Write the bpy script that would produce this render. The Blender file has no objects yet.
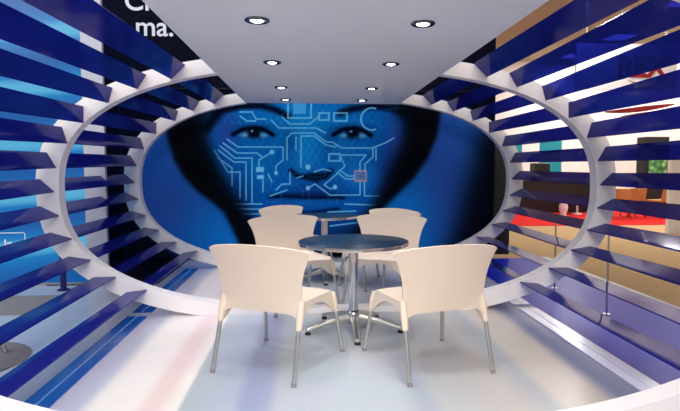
import bpy, bmesh, math, random
import numpy as np
from mathutils import Vector, Matrix

random.seed(4)
SC = bpy.context.scene
COL = SC.collection
EYE = 1.27                      # eye height of the photographer (m)
CX, CZ = 0.242, 1.071           # axis of the oval tunnel
RING_A, RING_B, RING_N = 2.3, 1.026, 2.465
RING_BACK = [2.447, 4.726, 6.838]
RING_T = 0.115
CEIL_Z, CEIL_X0, CEIL_X1 = 2.035, -0.772, 1.112

# ------------------------------------------------------------------ materials
def srgb(r, g, b):
    def f(c):
        c /= 255.0
        return c / 12.92 if c <= 0.04045 else ((c + 0.055) / 1.055) ** 2.4
    return (f(r), f(g), f(b), 1.0)

def new_mat(name):
    m = bpy.data.materials.new(name)
    m.use_nodes = True
    nt = m.node_tree
    return m, nt, nt.nodes['Principled BSDF']

def mat(name, col, rough=0.5, metal=0.0, noise=0.0, scale=20.0, emit=None, estr=0.0, coat=0.0, spec=0.5, bump=0.0):
    m, nt, b = new_mat(name)
    b.inputs['Base Color'].default_value = col
    b.inputs['Roughness'].default_value = rough
    b.inputs['Metallic'].default_value = metal
    b.inputs['Coat Weight'].default_value = coat
    b.inputs['Coat Roughness'].default_value = 0.06
    b.inputs['Specular IOR Level'].default_value = spec
    if noise or bump:
        tc = nt.nodes.new('ShaderNodeTexCoord')
        n = nt.nodes.new('ShaderNodeTexNoise')
        n.inputs['Scale'].default_value = scale
        n.inputs['Detail'].default_value = 4
        nt.links.new(tc.outputs['Object'], n.inputs['Vector'])
        if noise:
            mx = nt.nodes.new('ShaderNodeMix'); mx.data_type = 'RGBA'
            lo = tuple(c * (1 - noise) for c in col[:3]) + (1,)
            hi = tuple(min(1, c * (1 + noise)) for c in col[:3]) + (1,)
            mx.inputs['A'].default_value = lo; mx.inputs['B'].default_value = hi
            nt.links.new(n.outputs['Fac'], mx.inputs['Factor'])
            nt.links.new(mx.outputs['Result'], b.inputs['Base Color'])
        if bump:
            bp = nt.nodes.new('ShaderNodeBump'); bp.inputs['Strength'].default_value = bump
            nt.links.new(n.outputs['Fac'], bp.inputs['Height'])
            nt.links.new(bp.outputs['Normal'], b.inputs['Normal'])
    if emit:
        b.inputs['Emission Color'].default_value = emit
        b.inputs['Emission Strength'].default_value = estr
    return m

def acrylic(name, col, tint, fac, rough=0.06):
    """glossy tinted acrylic sheet: part of the light passes straight through, tinted"""
    m, nt, b = new_mat(name)
    b.inputs['Base Color'].default_value = col
    b.inputs['Roughness'].default_value = rough
    b.inputs['Specular IOR Level'].default_value = 0.28
    t = nt.nodes.new('ShaderNodeBsdfTransparent'); t.inputs['Color'].default_value = tint
    mx = nt.nodes.new('ShaderNodeMixShader'); mx.inputs['Fac'].default_value = fac
    nt.links.new(b.outputs['BSDF'], mx.inputs[1]); nt.links.new(t.outputs['BSDF'], mx.inputs[2])
    nt.links.new(mx.outputs['Shader'], nt.nodes['Material Output'].inputs['Surface'])
    return m

M = {}
M['ring'] = mat('white_ring_paint', srgb(246, 242, 244), 0.45)
M['slat'] = acrylic('blue_acrylic', srgb(34, 42, 152), srgb(98, 106, 200), 0.42, rough=0.08)
M['strip'] = mat('blue_strip', srgb(28, 98, 190), 0.22, coat=0.3)
M['strip_line'] = mat('strip_line', srgb(150, 190, 235), 0.3)
M['blue_floor'] = mat('blue_floor_acrylic', srgb(22, 50, 222), 0.3, spec=0.05)
M['strip_reflection'] = mat('blue_strip_reflection', srgb(206, 212, 242), 0.2, coat=0.3)  # same blue strip, with the bright hall's reflection put into its colour
M['ceiling'] = mat('canopy_white', srgb(226, 232, 240), 0.6)
M['cream'] = mat('cream_plastic', srgb(226, 210, 193), 0.42)
M['alu'] = mat('brushed_aluminium', srgb(190, 190, 186), 0.32, 0.9)
M['chrome'] = mat('chrome', srgb(205, 205, 208), 0.14, 1.0)
M['rubber'] = mat('black_rubber', srgb(25, 25, 28), 0.6)
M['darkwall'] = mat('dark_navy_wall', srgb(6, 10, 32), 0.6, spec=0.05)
M['white'] = mat('white_paint', srgb(235, 234, 238), 0.55)
M['letter'] = mat('white_lettering', srgb(240, 242, 248), 0.5)
M['carpet'] = mat('tan_carpet', srgb(205, 172, 128), 0.95, noise=0.25, scale=60, spec=0.1)
M['red'] = mat('red_carpet', srgb(214, 40, 38), 0.9, noise=0.15, scale=40, spec=0.1)
M['redsign'] = mat('red_sign', srgb(150, 20, 28), 0.5)
M['wood'] = mat('brown_wood', srgb(130, 62, 30), 0.45, noise=0.3, scale=6)
M['rattan'] = mat('rattan', srgb(190, 150, 90), 0.7, noise=0.4, scale=30)
M['black'] = mat('black_cabinet', srgb(14, 15, 18), 0.4)
M['teal'] = mat('teal_panel', srgb(20, 150, 165), 0.5)
M['hallwall'] = mat('hall_white_wall', srgb(232, 226, 224), 0.8)
M['edge'] = mat('grey_white_laminate', srgb(188, 188, 200), 0.5)
M['hallceil'] = mat('hall_tan_ceiling', srgb(152, 140, 110), 0.8, noise=0.2, scale=2)
M['post'] = mat('dark_blue_paint', srgb(25, 28, 105), 0.4)
M['mat'] = mat('grey_mat', srgb(150, 142, 142), 0.85, noise=0.1, scale=50)
M['lamp'] = mat('lamp_glass', srgb(255, 255, 255), 0.3, emit=(1, 0.97, 0.92, 1), estr=14)
M['hall_lamp'] = mat('hall_lamp', srgb(255, 255, 255), 0.3, emit=(1, 0.97, 0.93, 1), estr=3.5)
M['trim'] = mat('chrome_trim', srgb(105, 110, 120), 0.2, 1.0)

def tabletop_mat():
    m, nt, b = new_mat('blue_marbled_top')
    tc = nt.nodes.new('ShaderNodeTexCoord')
    n = nt.nodes.new('ShaderNodeTexNoise'); n.inputs['Scale'].default_value = 28; n.inputs['Detail'].default_value = 6
    r = nt.nodes.new('ShaderNodeValToRGB')
    r.color_ramp.elements[0].position = 0.35; r.color_ramp.elements[0].color = srgb(5, 16, 34)
    r.color_ramp.elements[1].position = 0.75; r.color_ramp.elements[1].color = srgb(18, 66, 100)
    nt.links.new(tc.outputs['Object'], n.inputs['Vector']); nt.links.new(n.outputs['Fac'], r.inputs['Fac'])
    nt.links.new(r.outputs['Color'], b.inputs['Base Color'])
    b.inputs['Roughness'].default_value = 0.35; b.inputs['Specular IOR Level'].default_value = 0.3
    return m
M['tabletop'] = tabletop_mat()

def floor_mat():
    """polished vinyl in long lanes, with slat reflections painted in as stripes"""
    m, nt, b = new_mat('vinyl_floor')
    L = nt.links
    g = nt.nodes.new('ShaderNodeNewGeometry')
    sp = nt.nodes.new('ShaderNodeSeparateXYZ'); L.new(g.outputs['Position'], sp.inputs[0])
    mr = nt.nodes.new('ShaderNodeMapRange')
    mr.inputs['From Min'].default_value = -3.0; mr.inputs['From Max'].default_value = 3.0
    L.new(sp.outputs['X'], mr.inputs['Value'])
    r = nt.nodes.new('ShaderNodeValToRGB'); cr = r.color_ramp
    cr.interpolation = 'LINEAR'
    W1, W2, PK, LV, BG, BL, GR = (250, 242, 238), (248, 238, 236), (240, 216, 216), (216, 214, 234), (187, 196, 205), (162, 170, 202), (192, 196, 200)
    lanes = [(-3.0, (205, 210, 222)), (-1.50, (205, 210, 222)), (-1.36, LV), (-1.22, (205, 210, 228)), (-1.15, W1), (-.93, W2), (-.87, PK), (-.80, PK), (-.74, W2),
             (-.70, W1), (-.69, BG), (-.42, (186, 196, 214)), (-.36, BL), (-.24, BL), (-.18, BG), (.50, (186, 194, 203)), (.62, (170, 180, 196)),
             (.72, GR), (1.10, (208, 203, 200)), (1.28, (176, 184, 196)), (1.36, (206, 200, 196)), (1.60, (200, 190, 184)), (1.70, (120, 132, 168)), (1.80, (120, 130, 166))]  # stripes put the slats' reflections into the floor colour
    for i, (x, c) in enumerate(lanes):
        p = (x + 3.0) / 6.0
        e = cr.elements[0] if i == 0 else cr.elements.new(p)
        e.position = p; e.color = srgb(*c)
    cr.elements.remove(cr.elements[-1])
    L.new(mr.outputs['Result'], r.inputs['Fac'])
    n = nt.nodes.new('ShaderNodeTexNoise'); n.inputs['Scale'].default_value = 1.6; n.inputs['Detail'].default_value = 3
    L.new(g.outputs['Position'], n.inputs['Vector'])
    mx = nt.nodes.new('ShaderNodeMix'); mx.data_type = 'RGBA'; mx.blend_type = 'MULTIPLY'
    mx.inputs['Factor'].default_value = 0.12
    L.new(r.outputs['Color'], mx.inputs['A']); L.new(n.outputs['Color'], mx.inputs['B'])
    L.new(mx.outputs['Result'], b.inputs['Base Color'])
    b.inputs['Roughness'].default_value = 0.3
    b.inputs['Specular IOR Level'].default_value = 0.5
    b.inputs['Coat Weight'].default_value = 0.18
    b.inputs['Coat Roughness'].default_value = 0.14
    return m
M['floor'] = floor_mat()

def lightbox_mat():
    """backlit blue panel with pale wavy bands"""
    m, nt, b = new_mat('blue_lightbox')
    L = nt.links
    tc = nt.nodes.new('ShaderNodeTexCoord')
    mp = nt.nodes.new('ShaderNodeMapping'); mp.inputs['Scale'].default_value = (0.55, 1.0, 1.5)
    mp.inputs['Rotation'].default_value = (0, math.radians(14), 0)
    w = nt.nodes.new('ShaderNodeTexWave'); w.bands_direction = 'Z'; w.inputs['Scale'].default_value = 0.36
    w.inputs['Distortion'].default_value = 5.0; w.inputs['Detail'].default_value = 1.0
    w.inputs['Detail Scale'].default_value = 0.8
    L.new(tc.outputs['Object'], mp.inputs['Vector']); L.new(mp.outputs['Vector'], w.inputs['Vector'])
    r = nt.nodes.new('ShaderNodeValToRGB'); e = r.color_ramp.elements
    e[0].position = 0.0; e[0].color = srgb(0, 92, 178)
    e[1].position = 0.72; e[1].color = srgb(0, 132, 210)
    x = e.new(0.97); x.color = srgb(95, 195, 240)
    L.new(w.outputs['Fac'], r.inputs['Fac'])
    b.inputs['Base Color'].default_value = (0.0, 0.02, 0.05, 1)
    b.inputs['Roughness'].default_value = 0.3
    L.new(r.outputs['Color'], b.inputs['Emission Color'])
    b.inputs['Emission Strength'].default_value = 0.62
    return m
M['lightbox'] = lightbox_mat()

def screen_mat():
    m, nt, b = new_mat('screen_picture')
    L = nt.links
    tc = nt.nodes.new('ShaderNodeTexCoord')
    v = nt.nodes.new('ShaderNodeTexVoronoi'); v.inputs['Scale'].default_value = 7
    L.new(tc.outputs['Object'], v.inputs['Vector'])
    r = nt.nodes.new('ShaderNodeValToRGB'); e = r.color_ramp.elements
    e[0].color = srgb(230, 235, 170); e[1].color = srgb(30, 80, 40); e[1].position = 0.8
    x = e.new(0.4); x.color = srgb(90, 150, 70)
    L.new(v.outputs['Distance'], r.inputs['Fac'])
    b.inputs['Base Color'].default_value = (0.01, 0.01, 0.01, 1)
    L.new(r.outputs['Color'], b.inputs['Emission Color']); b.inputs['Emission Strength'].default_value = 0.8
    return m
M['screen'] = screen_mat()

def print_mat():
    m, nt, b = new_mat('mural_print')
    a = nt.nodes.new('ShaderNodeVertexColor'); a.layer_name = 'print'
    nt.links.new(a.outputs['Color'], b.inputs['Base Color'])
    nt.links.new(a.outputs['Color'], b.inputs['Emission Color'])      # fabric print lit from behind
    b.inputs['Emission Strength'].default_value = 0.36
    b.inputs['Roughness'].default_value = 0.9
    b.inputs['Specular IOR Level'].default_value = 0.02
    return m
M['mural'] = print_mat()

# ------------------------------------------------------------------ helpers
def obj(name, bm, m, parent=None, smooth=False, loc=None):
    bmesh.ops.recalc_face_normals(bm, faces=bm.faces[:])
    me = bpy.data.meshes.new(name)
    bm.to_mesh(me); bm.free()
    if smooth:
        me.polygons.foreach_set('use_smooth', [True] * len(me.polygons))
    me.materials.append(m)
    o = bpy.data.objects.new(name, me)
    COL.objects.link(o)
    if loc: o.location = loc
    if parent: o.parent = parent
    if smooth:
        try:
            me.set_sharp_from_angle(angle=math.radians(50))
        except Exception:
            pass
    return o

def thing(name, label, cat, loc=(0, 0, 0), rz=0.0, group=None):
    o = bpy.data.objects.new(name, None); COL.objects.link(o)
    o.empty_display_size = 0.05
    o.location = loc; o.rotation_euler = (0, 0, rz)
    o['label'] = label; o['category'] = cat
    if group: o['group'] = group
    return o

def tag(o, label, cat, group=None):
    o['label'] = label; o['category'] = cat
    if group: o['group'] = group
    return o

def struct(name, bm, m, **k):
    o = obj(name, bm, m, **k); o['kind'] = 'structure'
    return o

def dup(root, loc, rz, label, group=None):
    r = root.copy(); COL.objects.link(r)
    r.location = loc; r.rotation_euler = (0, 0, rz); r['label'] = label
    if group: r['group'] = group
    for ch in list(root.children):
        c = ch.copy(); COL.objects.link(c); c.parent = r
        for g in list(ch.children):
            d = g.copy(); COL.objects.link(d); d.parent = c
    return r

def box(bm, x0, x1, y0, y1, z0, z1, bevel=0.0):
    vs = [bm.verts.new((x, y, z)) for z in (z0, z1) for y in (y0, y1) for x in (x0, x1)]
    fs = [bm.faces.new([vs[i] for i in q]) for q in
          ((0, 2, 3, 1), (4, 5, 7, 6), (0, 1, 5, 4), (2, 6, 7, 3), (0, 4, 6, 2), (1, 3, 7, 5))]
    if bevel:
        es = list({e for f in fs for e in f.edges})
        bmesh.ops.bevel(bm, geom=es, offset=bevel, segments=2, affect='EDGES', profile=0.5)
    return bm

def bbox(*a, bevel=0.0):
    return box(bmesh.new(), *a, bevel=bevel)

def tube(bm, pts, radii, n=14, cap=True):
    pts = [Vector(p) for p in pts]
    rings = []
    for i, p in enumerate(pts):
        d = (pts[min(i + 1, len(pts) - 1)] - pts[max(i - 1, 0)]).normalized()
        a = d.orthogonal().normalized() if abs(d.z) > 0.9 else d.cross(Vector((0, 0, 1))).normalized()
        if abs(d.z) > 0.9:
            a = (Vector((1, 0, 0)) - d * d.x).normalized()
        b = d.cross(a)
        r = radii[i] if isinstance(radii, (list, tuple)) else radii
        rings.append([bm.verts.new(p + (a * math.cos(t) + b * math.sin(t)) * r)
                      for t in [2 * math.pi * k / n for k in range(n)]])
    for A, B in zip(rings, rings[1:]):
        for k in range(n):
            bm.faces.new((A[k], A[(k + 1) % n], B[(k + 1) % n], B[k]))
    if cap:
        bm.faces.new(rings[0][::-1]); bm.faces.new(rings[-1])
    return bm

def lathe(bm, prof, n=40, c=(0, 0)):
    rings = []
    for r, z in prof:
        if r < 1e-6:
            rings.append([bm.verts.new((c[0], c[1], z))])
        else:
            rings.append([bm.verts.new((c[0] + r * math.cos(2 * math.pi * k / n), c[1] + r * math.sin(2 * math.pi * k / n), z)) for k in range(n)])
    for A, B in zip(rings, rings[1:]):
        for k in range(n):
            a0, a1 = A[k % len(A)], A[(k + 1) % len(A)]
            b0, b1 = B[k % len(B)], B[(k + 1) % len(B)]
            f = []
            for v in (a0, a1, b1, b0):
                if v not in f: f.append(v)
            if len(f) > 2: bm.faces.new(f)
    return bm

def sheet(bm, P, t):
    """a curved sheet of thickness t through the point grid P (list of rows)"""
    A = np.array(P, float)
    du = np.gradient(A, axis=0); dv = np.gradient(A, axis=1)
    n = np.cross(du, dv); n /= np.maximum(np.linalg.norm(n, axis=2, keepdims=True), 1e-9)
    F = A + n * t / 2; G = A - n * t / 2
    nu, nv = A.shape[:2]
    f = [[bm.verts.new(F[i, j]) for j in range(nv)] for i in range(nu)]
    g = [[bm.verts.new(G[i, j]) for j in range(nv)] for i in range(nu)]
    for i in range(nu - 1):
        for j in range(nv - 1):
            bm.faces.new((f[i][j], f[i + 1][j], f[i + 1][j + 1], f[i][j + 1]))
            bm.faces.new((g[i][j], g[i][j + 1], g[i + 1][j + 1], g[i + 1][j]))
    for i in range(nu - 1):
        bm.faces.new((f[i][0], g[i][0], g[i + 1][0], f[i + 1][0]))
        bm.faces.new((f[i][-1], f[i + 1][-1], g[i + 1][-1], g[i][-1]))
    for j in range(nv - 1):
        bm.faces.new((f[0][j], f[0][j + 1], g[0][j + 1], g[0][j]))
        bm.faces.new((f[-1][j], g[-1][j], g[-1][j + 1], f[-1][j + 1]))
    return bm

def text_bm(body, size, depth=0.004, bold=0.0):
    cu = bpy.data.curves.new('t', 'FONT'); cu.body = body; cu.size = size; cu.extrude = depth; cu.offset = bold
    o = bpy.data.objects.new('t', cu); COL.objects.link(o)
    dg = bpy.context.evaluated_depsgraph_get()
    me = bpy.data.meshes.new_from_object(o.evaluated_get(dg))
    bm = bmesh.new(); bm.from_mesh(me)
    bpy.data.objects.remove(o); bpy.data.curves.remove(cu); bpy.data.meshes.remove(me)
    bmesh.ops.transform(bm, matrix=Matrix.Rotation(math.radians(90), 4, 'X'), verts=bm.verts[:])
    return bm

def shift(bm, v):
    bmesh.ops.translate(bm, vec=Vector(v), verts=bm.verts[:]); return bm

ORD = 'first second third fourth fifth sixth seventh eighth ninth tenth eleventh twelfth'.split()

# ------------------------------------------------------------------ stand floor, canopy, back wall
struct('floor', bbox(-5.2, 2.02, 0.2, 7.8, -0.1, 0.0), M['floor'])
struct('floor_hall', bbox(-14, 22, -8, 26, -0.3, -0.1), M['carpet'])
struct('floor_side', bbox(2.02, 3.20, 0.2, 7.2, -0.1, 0.0), M['blue_floor'])
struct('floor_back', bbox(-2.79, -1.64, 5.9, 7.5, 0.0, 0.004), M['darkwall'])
struct('trim_1', bbox(3.20, 3.28, 0.2, 7.2, -0.1, 0.012), M['white'])
struct('ceiling', bbox(CEIL_X0, CEIL_X1, 1.55, 6.70, CEIL_Z, CEIL_Z + 0.30, bevel=0.004), M['ceiling'])
struct('wall_back', bbox(-2.79, 2.61, 7.5, 7.75, 0.0, 3.6), M['darkwall'])

# ------------------------------------------------------------------ oval rings
def sup(a, b, n, t):
    c, s = math.cos(t), math.sin(t)
    return (a * math.copysign(abs(c) ** (2 / n), c), b * math.copysign(abs(s) ** (2 / n), s))

def t_for_x(a, b, n, x):       # angle on the upper half where the curve reaches x
    lo, hi = 0.0, math.pi
    for _ in range(60):
        m = (lo + hi) / 2
        if sup(a, b, n, m)[0] > x: lo = m
        else: hi = m
    return (lo + hi) / 2

CZ0 = CZ
def ring_bm(y1, db=0.0):
    y0 = y1 - RING_T
    ai, bi, ao, bo, n = RING_A, RING_B + db, RING_A + 0.180, RING_B + db + 0.125, RING_N
    CZ = CZ0 + db
    xl, xr = CEIL_X0 - CX - 0.002, CEIL_X1 - CX + 0.002
    N = 150
    bm = bmesh.new(); rows = []
    def curve(a, b):
        t0, t1 = t_for_x(a, b, n, xl), t_for_x(a, b, n, xr) + 2 * math.pi
        # even steps along the curve
        ts = np.linspace(t0, t1, 4000); p = np.array([sup(a, b, n, t) for t in ts])
        s = np.concatenate([[0], np.cumsum(np.hypot(*np.diff(p, axis=0).T))]); s /= s[-1]
        u = np.linspace(0, 1, N)
        return np.interp(u, s, p[:, 0]), np.interp(u, s, p[:, 1])
    xi, zi = curve(ai, bi); xo, zo = curve(ao, bo)
    for k in range(N):
        zo_ = max(zo[k] + CZ, 0.0)
        zi_ = max(zi[k] + CZ, 0.03)
        q = [(xi[k] + CX, y0, zi_), (xo[k] + CX, y0, zo_), (xo[k] + CX, y1, zo_), (xi[k] + CX, y1, zi_)]
        rows.append([bm.verts.new(v) for v in q])
    for A, B in zip(rows, rows[1:]):
        for k in range(4):
            bm.faces.new((A[k], B[k], B[(k + 1) % 4], A[(k + 1) % 4]))
    bm.faces.new(rows[0]); bm.faces.new(rows[-1][::-1])
    return bm
for y1, lab in zip(RING_BACK, ('white oval ring nearest the camera, only its lower rim in the picture',
                               'white oval ring in the middle of the tunnel, behind the two near chairs',
                               'white oval ring farthest back, framing the blue face mural')):
    tag(obj('portal_ring', ring_bm(y1, .05 if y1 < 3 else 0), M['ring'], smooth=True), lab, 'ring', 'white oval rings of the tunnel')

# ------------------------------------------------------------------ blue slats
TIPL = [(1.378, .916), (1.653, .831), (1.887, .715), (2.09, .551), (2.221, .383), (2.315, .183), (2.337, -.014), (2.304, -.212),
        (2.207, -.404), (2.06, -.582), (1.862, -.728), (1.612, -.843)]
TIPL3 = [(1.394, .950), (1.645, .864), (1.861, .742), (2.09, .585), (2.236, .404), (2.328, .199), (2.352, -.006), (2.315, -.200),
         (2.225, -.402), (2.075, -.581), (1.875, -.730), (1.620, -.845)]
TIPR = [(1.288, .966), (1.56, .883), (1.818, .77), (2.03, .62), (2.199, .446), (2.305, .243), (2.33, .031), (2.309, -.174),
        (2.222, -.37), (2.079, -.548), (1.875, -.707), (1.617, -.829)]
ANG = [-44, -32, -16, -2, 17, 30, 47, 62.5, 73, 81, 91, 97]
WID = [.165, .14, .13, .135, .14, .145, .152, .17, .18, .18, .18, .17]
def slat_bm(i, side, y0, y1, bay):
    a = math.radians(ANG[i]); w = WID[i]; th = 0.009
    d = Vector((math.sin(a) * side, 0, math.cos(a))); nrm = Vector((d.z, 0, -d.x))
    if side > 0:
        t0 = t1 = TIPR[i]
    elif bay == 0:
        t1 = TIPL[i]; t0 = (TIPL[i][0], TIPL[i][1] + DROP[i])
    else:
        t0, t1 = TIPL[i], TIPL3[i]
    fl = FLARE[side][i] if bay == 0 else 1.0
    if bay == 0 and side < 0 and i < 2:         # the two uppermost left slats run on under the front ring
        k = (y1 - 1.95) / (y1 - y0)
        t0 = tuple(b + (q - b) * k for q, b in zip(t0, t1)); fl = 1 + (fl - 1) * k; y0 = 1.95
    bm = bmesh.new(); E = []
    for (tx, tz), y, f in ((t0, y0, fl), (t1, y1, 1.0)):
        p = Vector((CX + side * tx, 0, CZ + tz))
        c = [p + nrm * th / 2, p + d * w * f + nrm * th / 2, p + d * w * f - nrm * th / 2, p - nrm * th / 2]
        E.append([bm.verts.new((v.x, y, v.z)) for v in c])
    A, B = E
    for k in range(4): bm.faces.new((A[k], A[(k + 1) % 4], B[(k + 1) % 4], B[k]))
    bm.faces.new(A[::-1]); bm.faces.new(B)
    return bm
FLARE = {-1: (1.0, 1.1, 1.1, 1.15, 1.25, 1.3, 1.3, 1.15, 1.0, 1.0, 1.0, 1.1),
         1: (1.0, 1.3, 1.45, 1.4, 1.3, 1.2, 1.25, 1.3, 1.4, 1.4, 1.4, 1.5)}
DROP = (-.055, -.055, -.05, -.045, -.04, -.04, -.045, -.04, -.03, -.02, -.01, 0)
BAYS = [(RING_BACK[0], RING_BACK[1] - RING_T, 'front and middle'),
        (RING_BACK[1], RING_BACK[2] - RING_T, 'middle and back')]
for y0, y1, bay in BAYS:
    for side, sn in ((-1, 'left'), (1, 'right')):
        for i in range(12):
            tag(obj('blue_slat', slat_bm(i, side, y0, y1, 0 if y0 < 3 else 1), M['slat']),
                'translucent blue slat, %s down from canopy, %s side, between %s rings' % (ORD[i], sn, bay), 'slat',
                'blue slats between the rings')
        xs = CX + side * 1.693
        cn = 'blue' if side < 0 else 'reflection-paled blue'
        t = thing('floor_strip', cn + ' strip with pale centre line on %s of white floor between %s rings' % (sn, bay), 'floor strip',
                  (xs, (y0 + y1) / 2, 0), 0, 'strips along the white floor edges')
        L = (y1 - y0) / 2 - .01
        obj('strip_board', bbox(-.082, .082, -L, L, .001, .008), M['strip' if side < 0 else 'strip_reflection'], t)
        obj('center_line', bbox(-.004, .004, -L, L, .008, .0095), M['strip_line'], t)

for x, y, lab in ((2.535, 4.38, 'thin upright rod steadying right slats between front and middle rings'),
                  (2.535, 5.37, 'thin upright rod steadying right slats between middle and back rings')):
    t = thing('support_rod', lab, 'rod', (x, y, 0), 0, 'rods that steady the slats')
    obj('rod', tube(bmesh.new(), [(0, 0, 0), (0, 0, .70)], .008, 10), M['alu'], t)
    obj('base_plate', lathe(bmesh.new(), [(0, 0), (.03, 0), (.03, .006), (0, .006)], 20), M['alu'], t)

t = thing('post', 'short dark blue post before the glowing blue wall, below left slats', 'post', (-2.52, 5.68, 0))
obj('shaft', tube(bmesh.new(), [(0, 0, .01), (0, 0, .44)], .03, 20), M['post'], t, smooth=True)
obj('base_plate', lathe(bmesh.new(), [(0, 0), (.06, 0), (.06, .01), (0, .01)], 24), M['post'], t)
# ------------------------------------------------------------------ downlights
def make_downlight(label):
    t = thing('downlight', label, 'ceiling light', (0, 0, 0), 0, 'downlights in the canopy')
    obj('trim_ring', lathe(bmesh.new(), [(.036, 0.0), (.064, 0.0), (.066, -.006), (.057, -.012), (.039, -.010), (.036, 0.0)], 36), M['trim'], t, smooth=True)
    obj('lamp_glass', lathe(bmesh.new(), [(0, -.014), (.024, -.012), (.035, -.004), (.035, -.001), (0, -.001)], 32), M['lamp'], t, smooth=True)
    obj('reflector', lathe(bmesh.new(), [(.0352, -.0005), (.0382, -.0095), (.0388, -.0095), (.0372, -.0005), (.0352, -.0005)], 32), M['chrome'], t, smooth=True)
    return t
DL = [(2.91, 'nearest'), (4.06, 'second'), (5.33, 'third'), (6.28, 'farthest')]
dl0 = None
for y, w in DL:
    for x, sn in ((-.27, 'left'), (.61, 'right')):
        lab = 'round chrome downlight in the %s row on the %s of the canopy' % (w, sn)
        if dl0 is None:
            dl0 = make_downlight(lab); dl0.location = (x, y, CEIL_Z)
        else:
            dup(dl0, (x, y, CEIL_Z), 0, lab)

# ------------------------------------------------------------------ mural
F_, YAW, PIT, PCX, PCY = 540.0, .07785, .06306, 351.74, 200.13
MUR_Y = 7.42
def pic(X, Y, Z):               # where a point of the printed wall falls in the design drawing
    c, s = math.cos(YAW), math.sin(YAW); cp, sp = math.cos(PIT), math.sin(PIT)
    x = c * X - s * Y; z = s * X + c * Y; h = Z - EYE
    y = cp * h + sp * z; z2 = -sp * h + cp * z
    return PCX + F_ * x / z2, PCY - F_ * y / z2

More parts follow.
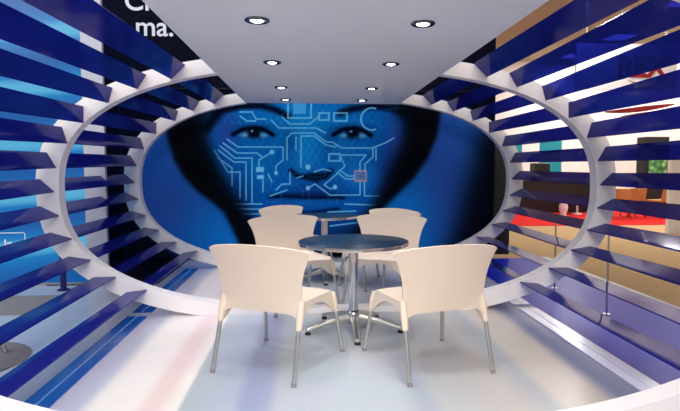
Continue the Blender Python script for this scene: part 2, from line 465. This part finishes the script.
def paint(u, v):
    P = np.stack([u, v], -1)
    def seg_d(pts):
        d = np.full(u.shape, 1e9)
        for a, b in zip(pts, pts[1:]):
            a = np.array(a, float); b = np.array(b, float); ab = b - a
            t = np.clip(((P - a) @ ab) / max(ab @ ab, 1e-9), 0, 1)
            q = P - (a + t[:, None] * ab)
            d = np.minimum(d, np.hypot(q[:, 0], q[:, 1]))
        return d
    def poly(pts, soft):
        ins = np.zeros(u.shape, bool)
        for (x0, y0), (x1, y1) in zip(pts, pts[1:] + pts[:1]):
            if y0 != y1:
                c = ((y0 > v) != (y1 > v)) & (u < (x1 - x0) * (v - y0) / (y1 - y0) + x0)
                ins ^= c
        d = seg_d(pts + pts[:1])
        sd = np.where(ins, d, -d)
        return 1 / (1 + np.exp(-np.clip(sd / soft * 3, -30, 30)))
    def blob(x, y, rx, ry, p=2.0):
        return np.exp(-((np.abs(u - x) / rx) ** p + (np.abs(v - y) / ry) ** p))
    def over(c, col, a):
        return c * (1 - a[:, None]) + np.array(col, float) * a[:, None]
    # backdrop of the print: blue that fades to black at the far right
    c = np.zeros((len(u), 3)) + np.array([24, 66, 138.])
    c = over(c, (12, 100, 178), blob(235, 250, 55, 60))
    c = over(c, (12, 100, 178), blob(400, 232, 42, 60))
    c = over(c, (42, 54, 128), blob(165, 205, 28, 30) * .4)
    c = over(c, (44, 56, 138), blob(444, 185, 18, 60) * .4)
    c = over(c, (3, 5, 14), 1 / (1 + np.exp(-(u + (v - 165) * .28 - 472) / 7)))
    # hair and neck
    hair = [(120, 60), (163, 118), (168, 140), (174, 160), (184, 177), (198, 192), (213, 203), (224, 213), (233, 231), (243, 252), (262, 275),
            (372, 275), (368, 246), (374, 224), (384, 208), (399, 193), (414, 178), (428, 158), (437, 136), (441, 112), (441, 60)]
    c = over(c, (4, 6, 12), poly(hair, 3.5))
    # face
    face = [(206, 122), (214, 108), (235, 98), (270, 90), (320, 86), (370, 92), (394, 106), (402, 124), (401, 142), (392, 163), (383, 183), (371, 205),
            (357, 226), (338, 242), (312, 248), (284, 243), (262, 229), (247, 211), (232, 190), (220, 168), (210, 146)]
    fm = poly(face, 10)
    f = np.zeros((len(u), 3)) + np.array([6, 78, 158.])
    f = over(f, (16, 140, 212), blob(305, 118, 75, 34) * .75)
    f = over(f, (22, 152, 216), blob(306, 152, 16, 26) * .7)
    f = over(f, (10, 118, 192), blob(262, 170, 30, 26) * .6)
    f = over(f, (12, 116, 192), blob(348, 166, 26, 24) * .6)
    f = over(f, (60, 58, 140), blob(226, 130, 12, 22) * .55)
    f = over(f, (58, 56, 140), blob(396, 142, 11, 26) * .6)
    f = over(f, (28, 34, 105), blob(316, 188, 26, 6) * .45)
    f = over(f, (24, 36, 100), blob(390, 172, 14, 30) * .6)
    f = over(f, (8, 36, 92), blob(238, 200, 16, 26) * .6)
    f = over(f, (8, 40, 96), blob(318, 232, 60, 15) * .85)
    # features
    f = over(f, (6, 30, 80), blob(290, 140, 8, 12) * .35)
    f = over(f, (6, 34, 84), blob(329, 142, 6, 12) * .3)
    f = over(f, (4, 12, 34), np.clip(1.25 - seg_d([(214, 112), (240, 106), (262, 106), (276, 110), (288, 116)]) / 4.2, 0, 1))
    f = over(f, (4, 12, 34), np.clip(1.25 - seg_d([(340, 113), (352, 109), (372, 106), (390, 108), (403, 113)]) / 4.4, 0, 1))
    for x, y, w in ((253, 132.5, 20), (352, 133, 19)):
        f = over(f, (3, 26, 70), blob(x, y - 1, w, 7, 3) * .75)
        f = over(f, (120, 200, 235), blob(x - w * .42, y + 2.5, 5, 2.6) * .75)
        f = over(f, (120, 200, 235), blob(x + w * .52, y + 2.5, 5, 2.6) * .8)
        f = over(f, (1, 4, 14), np.clip(1.3 - seg_d([(x - w, y + 2), (x - w * .5, y - 3.5), (x + 2, y - 5), (x + w * .55, y - 3), (x + w, y + 2.5)]) / 2.4, 0, 1))
        f = over(f, (1, 3, 12), blob(x + 1, y, 6.2, 5.2, 4))
        f = over(f, (160, 220, 245), blob(x - 1, y - 1.5, 1.2, 1.0))
    f = over(f, (2, 8, 28), np.clip(1.2 - seg_d([(291, 171), (298, 176), (306, 177), (316, 180), (326, 176), (331, 171)]) / 3.4, 0, 1) * .95)
    f = over(f, (2, 8, 26), blob(317, 176, 11, 4, 3) * .9)
    f = over(f, (6, 20, 60), blob(310, 196, 36, 4.2, 3) * .75)
    f = over(f, (3, 10, 34), np.clip(1.2 - seg_d([(270, 197), (290, 196), (308, 198), (326, 197), (344, 198)]) / 2.0, 0, 1) * .9)
    f = over(f, (14, 92, 165), blob(308, 203, 28, 3.5, 3) * .7)
    f = over(f, (3, 16, 52), np.clip(1.2 - seg_d([(282, 210), (308, 213), (338, 209)]) / 2.8, 0, 1) * .8)
    # printed circuit tracks
    tr = [[(227, 139), (238, 147), (283, 147), (283, 160), (276, 166), (276, 173)], [(223, 143), (237, 153), (257, 153), (262, 157)],
          [(259, 167), (259, 160), (272, 152)], [(220, 146), (235, 158), (252, 158), (252, 204)], [(218, 150), (234, 162), (246, 162), (246, 200)],
          [(218, 158), (232, 168), (232, 186)], [(214, 150), (228, 172), (240, 172), (240, 198)],
          [(271, 120), (279, 128), (316, 128), (326, 133)], [(282, 117), (290, 124), (310, 124), (319, 116)],
          [(287, 160), (287, 138), (292, 133), (314, 133), (326, 142), (332, 142), (342, 148), (372, 148), (385, 143), (394, 138)],
          [(301, 167), (301, 136), (314, 136), (326, 145), (336, 147)], [(296, 150), (296, 137)],
          [(240, 112), (252, 112), (256, 119), (266, 119)], [(240, 116), (247, 121), (256, 121)],
          [(340, 155), (366, 155), (360, 162), (360, 172)], [(373, 148), (373, 157), (365, 164), (365, 172)], [(376, 148), (376, 160)],
          [(338, 173), (346, 179), (355, 179)], [(341, 171), (348, 176), (355, 176)], [(338, 173), (324, 185), (331, 189), (335, 187)],
          [(308, 188), (315, 184), (330, 195), (360, 195)], [(360, 182), (360, 195)], [(364.5, 182), (364.5, 196), (380, 196)],
          [(340, 156), (345, 166), (337, 173)], [(297, 178), (303, 176)], [(331, 171), (323, 169), (314, 172)],
          [(345, 204), (375, 205)], [(328, 212), (356, 211)], [(234, 204), (262, 204)], [(236, 209), (266, 209)], [(240, 214), (264, 214)],
          [(276, 190), (282, 184), (290, 184), (290, 172)], [(263, 180), (263, 192)], [(268, 174), (272, 182)], [(330, 226), (362, 222)],
          [(287, 190), (270, 196)]]
    g = np.zeros(u.shape)
    for k in tr: g = np.maximum(g, np.clip(1.25 - seg_d(k) / .8, 0, 1))
    for x, y, r in ((272, 152, 2.4), (276, 173, 1.8), (308, 167, 2.6), (308, 188, 2.2), (335, 187, 2.2)):
        g = np.maximum(g, np.clip(r + .6 - np.hypot(u - x, v - y), 0, 1))
    def rect(x0, y0, x1, y1):
        return np.minimum(np.minimum(u - x0, x1 - u), np.minimum(v - y0, y1 - v))
    for q in ((288, 100, 311, 118), (329, 154, 340, 161), (319, 113, 329, 120), (334, 113, 347, 121)):
        g = np.maximum(g, np.clip(1.3 - np.abs(rect(*q)) / .95, 0, 1))
    for q in ((256, 167, 264, 172), (257, 175, 264, 179)):
        g = np.maximum(g, np.clip(rect(*q) + .5, 0, 1))
    an = np.arctan2(v - 119, u - 372); ar = np.abs(np.hypot(u - 372, v - 119) - 11)
    g = np.maximum(g, np.clip(1.35 - ar / .95, 0, 1) * (np.abs(an) > 1.2))
    # faint underlying tracks and a darker weave across the skin
    rng = random.Random(11); h = np.zeros(u.shape)
    for _ in range(46):
        x, y = rng.uniform(222, 395), rng.uniform(106, 222); L1, L2 = rng.uniform(5, 16), rng.uniform(4, 12) * rng.choice((-1, 1))
        h = np.maximum(h, np.clip(1.1 - seg_d([(x, y), (x + L1, y), (x + L1 + abs(L2) * .5, y + L2 * .5), (x + L1 + abs(L2) * .5, y + L2)]) / .8, 0, 1))
    f = over(f, (60, 140, 205), h * .32)
    f = over(f, (6, 40, 110), (.5 + .5 * np.sin(u * .9) * np.sin(v * .55)) * .22)
    f = over(f, (70, 160, 222), np.clip(rect(293, 100, 306, 114) + .5, 0, 1) * .9)
    f = over(f, (30, 120, 200), blob(360, 177, 16, 14) * .6)
    f = over(f, (118, 200, 236), g * .85)
    f = over(f, (200, 150, 150), np.clip(1.35 - np.abs(rect(355, 171, 366, 181)) / .95, 0, 1) * .8)
    f = over(f, (190, 120, 110), np.clip(1.3 - np.abs(rect(358, 174, 363, 179)) / 1.0, 0, 1) * .6)
    c = c * (1 - fm[:, None]) + f * fm[:, None]
    # the print ends in a dark oval border
    e = ((np.abs(u - 323.5) / 189) ** 2.5 + (np.abs(v - 183) / 97) ** 2.5) ** .4
    c = over(c, (5, 8, 22), 1 / (1 + np.exp(-np.clip((e - 1) * 90, -30, 30))))
    # loose strands over the brow
    c = over(c, (3, 6, 16), np.clip(1.2 - seg_d([(206, 128), (222, 108), (250, 99), (290, 95)]) / 7, 0, 1) * .9)
    return np.clip(c, 0, 255)

def mural():
    x0, x1, z0, z1 = -2.50, 2.585, 0.02, 2.30
    nx, nz = 620, 290
    xs = np.linspace(x0, x1, nx); zs = np.linspace(z0, z1, nz)
    X, Z = np.meshgrid(xs, zs); X = X.ravel(); Z = Z.ravel()
    u, v = pic(X, np.full(X.shape, MUR_Y), Z)
    col = paint(u, v) / 255.0
    col = np.where(col <= .04045, col / 12.92, ((col + .055) / 1.055) ** 2.4)
    me = bpy.data.meshes.new('printed_face')
    co = np.stack([X, np.full(X.shape, MUR_Y), Z], -1)
    me.vertices.add(len(co)); me.vertices.foreach_set('co', co.ravel())
    i = np.arange((nx - 1) * (nz - 1)); r = i // (nx - 1); q = i % (nx - 1); a = r * nx + q
    loops = np.stack([a, a + 1, a + nx + 1, a + nx], -1).ravel()
    me.loops.add(len(loops)); me.loops.foreach_set('vertex_index', loops)
    me.polygons.add(len(i)); me.polygons.foreach_set('loop_start', np.arange(len(i)) * 4)
    me.update(calc_edges=True)
    ca = me.color_attributes.new('print', 'FLOAT_COLOR', 'POINT')
    ca.data.foreach_set('color', np.concatenate([col, np.ones((len(col), 1))], 1).ravel().astype(np.float32))
    me.materials.append(M['mural'])
    o = bpy.data.objects.new('printed_face', me); COL.objects.link(o)
    t = thing('wall_mural', 'blue wall mural of a woman\'s face overlaid with circuit tracks, framed by the farthest ring', 'mural', (0, 0, 0))
    o.parent = t
    obj('panel_board', bbox(x0 - .005, x1 + .005, MUR_Y + .002, 7.499, z0 - .005, z1 + .005), M['black'], t)
mural()

tag(obj('side_screen', bbox(2.63, 2.86, 7.52, 7.58, 0, 1.62, bevel=.004), M['black']), 'narrow black screen standing beside the right edge of the blue mural', 'screen')
# lettering on the dark wall, cut off by the canopy
bm = shift(text_bm('Cl', .36, bold=.004), (-2.43, 7.49, 3.33)); 
tag(obj('wall_lettering', bm, M['letter']), 'white upper line of lettering reading Cl on dark wall above left slats', 'lettering', 'white lettering on the dark wall')
bm = shift(text_bm('ma.', .36, bold=.004), (-2.30, 7.49, 3.0))
tag(obj('wall_lettering', bm, M['letter']), 'white lower line of lettering reading ma. on dark wall beside canopy', 'lettering', 'white lettering on the dark wall')

# ------------------------------------------------------------------ chairs
def foot_line(top, foot, z):
    t = (top[2] - z) / (top[2] - foot[2])
    return tuple(top[k] + (foot[k] - top[k]) * t for k in range(3))
def make_chair(label):
    t = thing('cafe_chair', label, 'chair', (0, 0, 0), 0, 'cream shell chairs')
    RT, RF = (.273, -.215, .46), (.284, -.335, 0.0)
    FT, FF = (.262, .245, .43), (.305, .325, 0.0)
    # backrest: flared towards the top, wrapped forward at the edges, arched along the bottom
    P = []
    nu, nv = 33, 22
    for i in range(nu):
        u = -1 + 2 * i / (nu - 1); row = []
        zl = .325 + .068 * (1 - abs(u) ** 9)
        zt = .772 + .032 * (1 - u * u) - .010 * abs(u) ** 16
        for j in range(nv):
            v = j / (nv - 1); z = zl + (zt - zl) * v
            h = (z - .33) / .48
            w = .284 - .012 * math.sin(min(max(h, 0), 1) * math.pi * .9) + .107 * max(h, 0) ** 3.0
            y = -.200 - .100 * max(h, 0) ** 1.2 - .020 * (1 - max(h, 0)) + .055 * (abs(u) ** 2.2) * (.25 + .75 * max(h, 0)) - .02
            if h < .25: y -= (.25 - h) * .12 * abs(u) ** 4
            row.append((w * u, y + .012, z))
        P.append(row)
    bm = sheet(bmesh.new(), P, .013)
    for s in (-1, 1):
        a = (RT[0] * s, RT[1], RT[2]); f = (RF[0] * s, RF[1], 0)
        tube(bm, [foot_line(a, f, .47), foot_line(a, f, .40), foot_line(a, f, .305)], [.020, .0235, .0185], 16)
    obj('backrest', bm, M['cream'], t, smooth=True)
    # seat with a waterfall front, arched skirts and sleeves for the legs
    P = []
    for i in range(25):
        u = -1 + 2 * i / 24; row = []
        for j in range(21):
            v = j / 20
            w = .250 + .018 * v
            y = -.222 + .483 * v
            if v > .8: w -= .045 * ((v - .8) / .2) ** 3
            z = .452 - .014 * (1 - u * u) * math.sin(math.pi * min(v * 1.1, 1)) - .02 * v * (1 - v) - .018 * max(0, (v - .8) / .2) ** 2
            z -= .010 * abs(u) ** 8
            row.append((w * u, y, z))
        P.append(row)
    bm = sheet(bmesh.new(), P, .013)
    path = []
    for k in range(16): path.append((-.250 - .018 * k / 15, -.215 + .412 * k / 15, k / 15, 0))
    for k in range(1, 8):
        a = math.pi - math.pi / 2 * k / 8; path.append((-.208 + .060 * math.cos(a), .200 + .060 * math.sin(a), 1, k / 8))
    front = [(-.208 + .416 * k / 15, .261, k / 15) for k in range(16)]
    full = [(x, y, abs(2 * s - 1) ** 2.6) for x, y, s, c in path[:16]] + [(x, y, 1.0) for x, y, s, c in path[16:]]
    full += [(x, y, abs(2 * s - 1) ** 2.6) for x, y, s in front]
    full += [(-x, y, q) for x, y, q in reversed(full[:23])]
    P = []
    for x, y, q in full:
        h = .040 + .095 * q
        out = Vector((x, y * .9, 0)).normalized() * .018 * q
        fr = -.016 if y > .2 else 0
        P.append([(x + out.x * k / 5, y + out.y * k / 5, .450 + fr * (1 - k / 5) - h * k / 5) for k in range(6)])
    sheet(bm, P, .010)
    for s in (-1, 1):
        a = (FT[0] * s, FT[1], FT[2]); f = (FF[0] * s, FF[1], 0)
        tube(bm, [foot_line(a, f, .425), foot_line(a, f, .38), foot_line(a, f, .295)], [.018, .0235, .0185], 16)
    obj('seat', bm, M['cream'], t, smooth=True)
    for s in (-1, 1):
        for T, F in ((FT, FF), (RT, RF)):
            a = (T[0] * s, T[1], T[2]); f = (F[0] * s, F[1], 0)
            l = obj('leg', tube(bmesh.new(), [foot_line(a, f, .36), foot_line(a, f, .012)], .0135, 16), M['alu'], t, smooth=True)
            obj('foot_cap', tube(bmesh.new(), [foot_line(a, f, .022), foot_line(a, f, .0)], .0145, 16), M['mat'], l, smooth=True)
    return t

CH = [(-.198, 3.475, .317, .62, 'cream shell chair at near left of the table, its back to the camera'),
      (.752, 3.405, -.185, .642, 'cream shell chair at near right of the table, its back to the camera'),
      (-.145, 4.93, .40, -.90, 'cream shell chair at far left of the near table, facing the camera'),
      (.690, 4.95, -.38, -.92, 'cream shell chair at far right of the near table, facing the camera'),
      (-.15, 6.25, .72, -.69, 'small looking cream chair farthest back on left, in front of the mural'),
      (.74, 5.66, -.72, -.69, 'cream chair mostly hidden behind the chair at far right of near table')]
ch0 = None
for x, y, dx, dy, lab in CH:
    rz = math.atan2(-dx, dy)
    if ch0 is None:
        ch0 = make_chair(lab); ch0.location = (x, y, 0); ch0.rotation_euler = (0, 0, rz)
    else:
        dup(ch0, (x, y, 0), rz, lab)

# ------------------------------------------------------------------ tables
def make_table(label, R, H, base=.385):
    t = thing('pedestal_table', label, 'table', (0, 0, 0), 0, 'round pedestal tables')
    obj('tabletop', lathe(bmesh.new(), [(0, H - .022), (R - .006, H - .022), (R - .004, H - .003), (R - .008, H), (0, H)], 72), M['tabletop'], t, smooth=True)
    obj('edge_band', lathe(bmesh.new(), [(R - .004, H - .026), (R + .003, H - .026), (R + .005, H - .013), (R + .003, H - .001), (R - .003, H - .001), (R - .004, H - .026)], 72), M['chrome'], t, smooth=True)
    obj('column', lathe(bmesh.new(), [(0, .10), (.038, .10), (.038, H - .05), (.075, H - .045), (.075, H - .023), (0, H - .023)], 32), M['chrome'], t, smooth=True)
    obj('hub', lathe(bmesh.new(), [(0, .045), (.045, .045), (.058, .07), (.058, .125), (.045, .15), (.039, .155), (0, .155)], 32), M['chrome'], t, smooth=True)
    for k in range(5):
        a = math.radians(-90 + 72 * k); c, s = math.cos(a), math.sin(a)
        bm = bmesh.new(); rings = []
        for q in range(10):
            f = q / 9; r = .045 + (base - .045) * f
            zc = .105 - .070 * f ** 1.3; hw = .030 - .012 * f; hh = .028 - .016 * f
            pts = [(-hw, -hh), (hw, -hh), (hw, hh * .3), (hw * .55, hh), (-hw * .55, hh), (-hw, hh * .3)]
            rings.append([bm.verts.new((c * r - s * p, s * r + c * p, zc + z)) for p, z in pts])
        for A, B in zip(rings, rings[1:]):
            for j in range(6): bm.faces.new((A[j], A[(j + 1) % 6], B[(j + 1) % 6], B[j]))
        bm.faces.new(rings[0][::-1]); bm.faces.new(rings[-1])
        ft = obj('foot', bm, M['alu'], t, smooth=True)
        obj('glide', lathe(bmesh.new(), [(0, 0), (.022, 0), (.024, .008), (.014, .026), (0, .026)], 20, (c * (base - .015), s * (base - .015))), M['rubber'], ft, smooth=True)
    return t
tb = make_table('round table with dark blue top on chrome pedestal between the four nearest chairs', .42, .695)
tb.location = (.335, 4.13, 0)
tb2 = make_table('second round pedestal table farther back behind the far chairs', .36, .725, .30)
tb2.location = (.165, 5.98, 0)

# ------------------------------------------------------------------ neighbouring stand on the left
t = thing('lightbox_wall', 'glowing blue display wall of the next stand seen through left slats', 'display wall', (-3.47, 5.95, 0))
obj('blue_panel', bbox(-1.5, 1.09, -.02, .02, .03, 3.3), M['lightbox'], t)
obj('edge_column', bbox(1.092, 1.31, -.03, .02, .0, 3.3, bevel=.004), M['edge'], t)
obj('base_rail', bbox(-1.5, 1.09, -.03, .03, .0, .03), M['alu'], t)
bm = text_bm('In', .125, .003, .002); shift(bm, (.25, -.026, .41))
e = obj('lettering', bm, M['letter'], t)
bm = bmesh.new()
for q in ((-.05, .47, .562, .57), (.462, .47, .44, .57), (-.05, -.042, .385, .57)): box(bm, q[0], q[1], -.025, -.0205, q[2], q[3])
obj('logo_outline', bm, M['letter'], t)
tag(obj('floor_mat', bbox(-3.4, -2.42, 4.75, 5.42, .0, .012, bevel=.003), M['mat']), 'grey brown mat on the floor below the glowing blue wall', 'mat')
t = thing('stand', 'metal stand on round grey base beyond the lowest left slats', 'stand', (-2.25, 3.62, 0))
obj('base', lathe(bmesh.new(), [(0, 0), (.38, 0), (.385, .006), (.37, .014), (0, .02)], 48), M['mat'], t, smooth=True)
obj('pole', tube(bmesh.new(), [(.20, .12, .016), (.05, .12, .42), (-.20, .12, 1.1)], .02, 14), M['alu'], t, smooth=True)

# ------------------------------------------------------------------ exhibition hall on the right
struct('wall_right', bbox(11.2, 11.4, 3, 20, -.1, 5.2), M['hallwall'])
struct('wall_hall', bbox(-14, 11.4, 20, 20.2, -.1, 5.2), M['hallwall'])
struct('ceiling_hall', bbox(2.5, 11.4, 3, 20.2, 5.2, 5.4), M['hallceil'])
for i, (x, y) in enumerate(((6.2, 11.5), (9.0, 12.5), (9.4, 16.0), (9.4, 18.8))):
    t = thing('light_panel', ['bright ceiling panel nearest the tunnel', 'bright ceiling panel near the right wall',
              'bright ceiling panel above the black cabinet', 'bright ceiling panel deepest in the hall'][i],
              'ceiling light', (x, y, 5.2), 0, 'light panels of the hall ceiling')
    obj('frame', bbox(-.40, .40, -.40, .40, -.03, 0), M['white'], t)
    obj('diffuser', bbox(-.36, .36, -.36, .36, -.036, -.03), M['hall_lamp'], t)
struct('wall_low', bbox(7.28, 9.3, 10.4, 10.5, -.1, 1.42), M['hallwall'])
tag(obj('red_carpet', bbox(4.2, 10.9, 11.9, 17.0, -.1, -.090), M['red']), 'red carpet on the tan hall floor seen through right slats', 'carpet')

# wooden counter
t = thing('bar_counter', 'long dark counter with brown wooden ends on red carpet seen through right slats', 'counter', (7.2, 15.5, -.0895))
obj('front_panel', bbox(-1.2, 1.2, -.25, .3, 0, .93), M['black'], t)
obj('worktop', bbox(-1.62, 1.62, -.35, .4, .93, .98, bevel=.01), M['wood'], t)
for x0, x1 in ((-1.6, -1.2), (1.2, 1.6)): obj('end_panel', bbox(x0, x1, -.28, .32, 0, .93), M['wood'], t)
t = thing('urn', 'small white urn standing on red carpet ahead of the dark counter', 'urn', (6.95, 14.3, -.0895))
obj('body', lathe(bmesh.new(), [(0, 0), (.09, 0), (.07, .04), (.11, .14), (.12, .26), (.08, .36), (.09, .40), (0, .40)], 24), M['white'], t, smooth=True)
t = thing('side_table', 'small white side table on red carpet ahead of the dark counter', 'table', (7.55, 14.7, -.0895))
obj('top', lathe(bmesh.new(), [(0, .40), (.26, .40), (.26, .43), (0, .43)], 32), M['white'], t)
obj('pedestal', lathe(bmesh.new(), [(0, .0), (.14, .0), (.13, .02), (.03, .05), (.03, .40), (0, .40)], 24), M['white'], t, smooth=True)
# low rattan stools in front of the counter
def make_stool(label):
    t = thing('rattan_chair', label, 'chair', (0, 0, 0), 0, 'rattan chairs by the counter')
    obj('seat', bbox(-.22, .22, -.22, .22, .42, .47, bevel=.015), M['rattan'], t)
    P = [[(-.22 + .44 * i / 10, .2 - .05 * math.sin(math.pi * i / 10) * -1 + .06 * j / 6, .47 + .30 * j / 6) for j in range(7)] for i in range(11)]
    obj('backrest', sheet(bmesh.new(), P, .02), M['rattan'], t)
    for x in (-.19, .19):
        for y in (-.19, .19): obj('leg', tube(bmesh.new(), [(x, y, .43), (x * 1.1, y * 1.1, 0)], .018, 10), M['wood'], t)
    return t
st = None
for k, (x, y, lab) in enumerate(((8.10, 13.5, 'rattan chair on red carpet nearest the middle ring edge'), (8.62, 13.8, 'second rattan chair from the middle ring edge, on red carpet'),
                         (9.15, 13.5, 'third rattan chair from the middle ring edge, below the black cabinet'), (9.68, 13.8, 'last rattan chair of the row, beside the low white wall'))):
    rz = .4 * (k % 3 - 1) + math.pi
    if st is None: st = make_stool(lab); st.location = (x, y, -.085); st.rotation_euler = (0, 0, rz)
    else: dup(st, (x, y, -.085), rz, lab)
# black cabinet with a lit screen
t = thing('display_cabinet', 'tall black cabinet with a green lit screen near the right edge', 'cabinet', (10.0, 15.0, -.0895))
obj('body', bbox(-.34, .36, -.1, .35, 0, 2.2, bevel=.01), M['black'], t)
obj('screen', bbox(-.24, .30, -.112, -.1, 1.08, 1.58), M['screen'], t)
# fascia sign with red lettering
t = thing('fascia_sign', 'white hanging sign with red lettering REX seen between right slats', 'sign', (7.0, 12.2, 3.05))
obj('board', bbox(-.85, 1.6, 0, .06, 0, 1.05), M['white'], t)
bm = text_bm('REX', .66, .006, .02); bmesh.ops.scale(bm, vec=(1.0, 1, 1.0), verts=bm.verts[:]); shift(bm, (.13, -.008, .30))
obj('lettering', bm, M['redsign'], t)
P = [(.40 + 1.0 * k / 20, -.006, .24 - .11 * math.sin(math.pi * (k / 20) ** .8)) for k in range(21)]
obj('swoosh', tube(bmesh.new(), P, [.004 + .012 * math.sin(math.pi * k / 20) for k in range(21)], 8), M['redsign'], t)
for x in (-.6, 1.35): obj('hanger', tube(bmesh.new(), [(x, .03, 1.05), (x, .03, 2.15)], .008, 8), M['alu'], t)
# long red hanging blade
t = thing('hanging_blade', 'long slim red curved sign hanging in front of the white wall', 'sign', (7.95, 12.6, 2.55))
P = []
for k in range(25):
    f = k / 24
    h = .012 + .05 * math.sin(math.pi * f) ** .8
    P.append([(-.85 + 1.75 * f, 0, .02 + .20 * f ** 1.5 - h + 2 * h * j / 3) for j in range(4)])
obj('blade', sheet(bmesh.new(), P, .02), M['redsign'], t)
P = [[(-.5 + 1.0 * k / 20, .03, -.09 + .14 * (k / 20) - .035 * math.sin(math.pi * k / 20) + .06 * math.sin(math.pi * k / 20) * j / 3) for j in range(4)] for k in range(21)]
obj('lower_blade', sheet(bmesh.new(), P, .015), M['rattan'], t)
for x in (-.5, .6): obj('hanger', tube(bmesh.new(), [(x, 0, .05), (x, 0, 2.75)], .006, 8), M['alu'], t)
# panels near the back ring
def banner(x0, x1, y, z1, lab):
    t = thing('banner_stand', lab, 'banner', ((x0 + x1) / 2, y, -.1), 0, 'teal banner stands')
    h = (x1 - x0) / 2
    obj('banner', bbox(-h, h, -.015, .0, .10, z1 + .1), M['teal'], t)
    obj('base', bbox(-h, h, -.10, .08, 0, .10, bevel=.01), M['alu'], t)
    obj('pole', tube(bmesh.new(), [(0, .02, .1), (0, .02, z1)], .012, 10), M['alu'], t)
banner(7.5, 8.25, 17.2, 2.15, 'wide teal banner behind the counter, right of the back ring')
banner(6.72, 6.95, 17.3, 2.15, 'narrow teal banner close to the back ring edge')
tag(obj('storage_cabinet', bbox(6.85, 7.33, 16.0, 16.4, -.0895, 1.36, bevel=.02), M['black']), 'plain black cabinet behind the counter near the back ring', 'cabinet')

# ------------------------------------------------------------------ lights
def area(name, loc, target, sx, sy, power, col):
    l = bpy.data.lights.new(name, 'AREA'); l.shape = 'RECTANGLE'; l.size = sx; l.size_y = sy; l.energy = power; l.color = col
    o = bpy.data.objects.new(name, l); COL.objects.link(o); o.location = loc
    o.rotation_euler = (Vector(target) - Vector(loc)).to_track_quat('-Z', 'Y').to_euler()
    return o
for y in (1.9, 2.91, 4.06, 5.33, 6.28):
    for x in (-.27, .61):
        l = bpy.data.lights.new('downlight_beam', 'SPOT'); l.energy = 29; l.spot_size = math.radians(115); l.spot_blend = .8
        l.color = (1, .97, .95); l.shadow_soft_size = .04
        o = bpy.data.objects.new('downlight_beam', l); COL.objects.link(o); o.location = (x, y, CEIL_Z - .02)
area('hall_light_front', (0.3, -5.0, 5.2), (0.3, 4.0, .6), 5, 2.0, 520, (1, .90, .80))
for x, y in ((6.2, 11.5), (9.0, 12.5), (9.4, 16.0), (9.4, 18.8)):
    area('panel_light', (x, y, 5.15), (x, y, 0), 0.7, 0.7, 125, (1, .96, .92))
area('hall_light_left', (-4.2, 3.0, 4.4), (-1.5, 4.2, 0), 3, 4, 110, (.85, .92, 1))

w = bpy.data.worlds.new('hall_air'); SC.world = w; w.use_nodes = True
bg = w.node_tree.nodes['Background']
bg.inputs['Color'].default_value = (.88, .92, 1.0, 1); bg.inputs['Strength'].default_value = .36

# ------------------------------------------------------------------ camera
cam = bpy.data.cameras.new('camera'); co = bpy.data.objects.new('camera', cam); COL.objects.link(co)
cam.sensor_fit = 'HORIZONTAL'; cam.sensor_width = 36.0; cam.lens = F_ / 680 * 36.0
cam.shift_x = (340 - PCX) / 680; cam.shift_y = (PCY - 205.5) / 680
cam.clip_start = .05; cam.clip_end = 100
co.location = (0, 0, EYE)
co.rotation_euler = (math.radians(90) - PIT, 0, -YAW)
SC.camera = co
vs = SC.view_settings
SC.display_settings.display_device = 'sRGB'
vs.view_transform = 'Standard'; vs.look = 'None'; vs.gamma = 1.0; vs.exposure = 0.16
vs.use_curve_mapping = False
SC.cycles.max_bounces = 10; SC.cycles.transparent_max_bounces = 24
SC.cycles.use_denoising = True
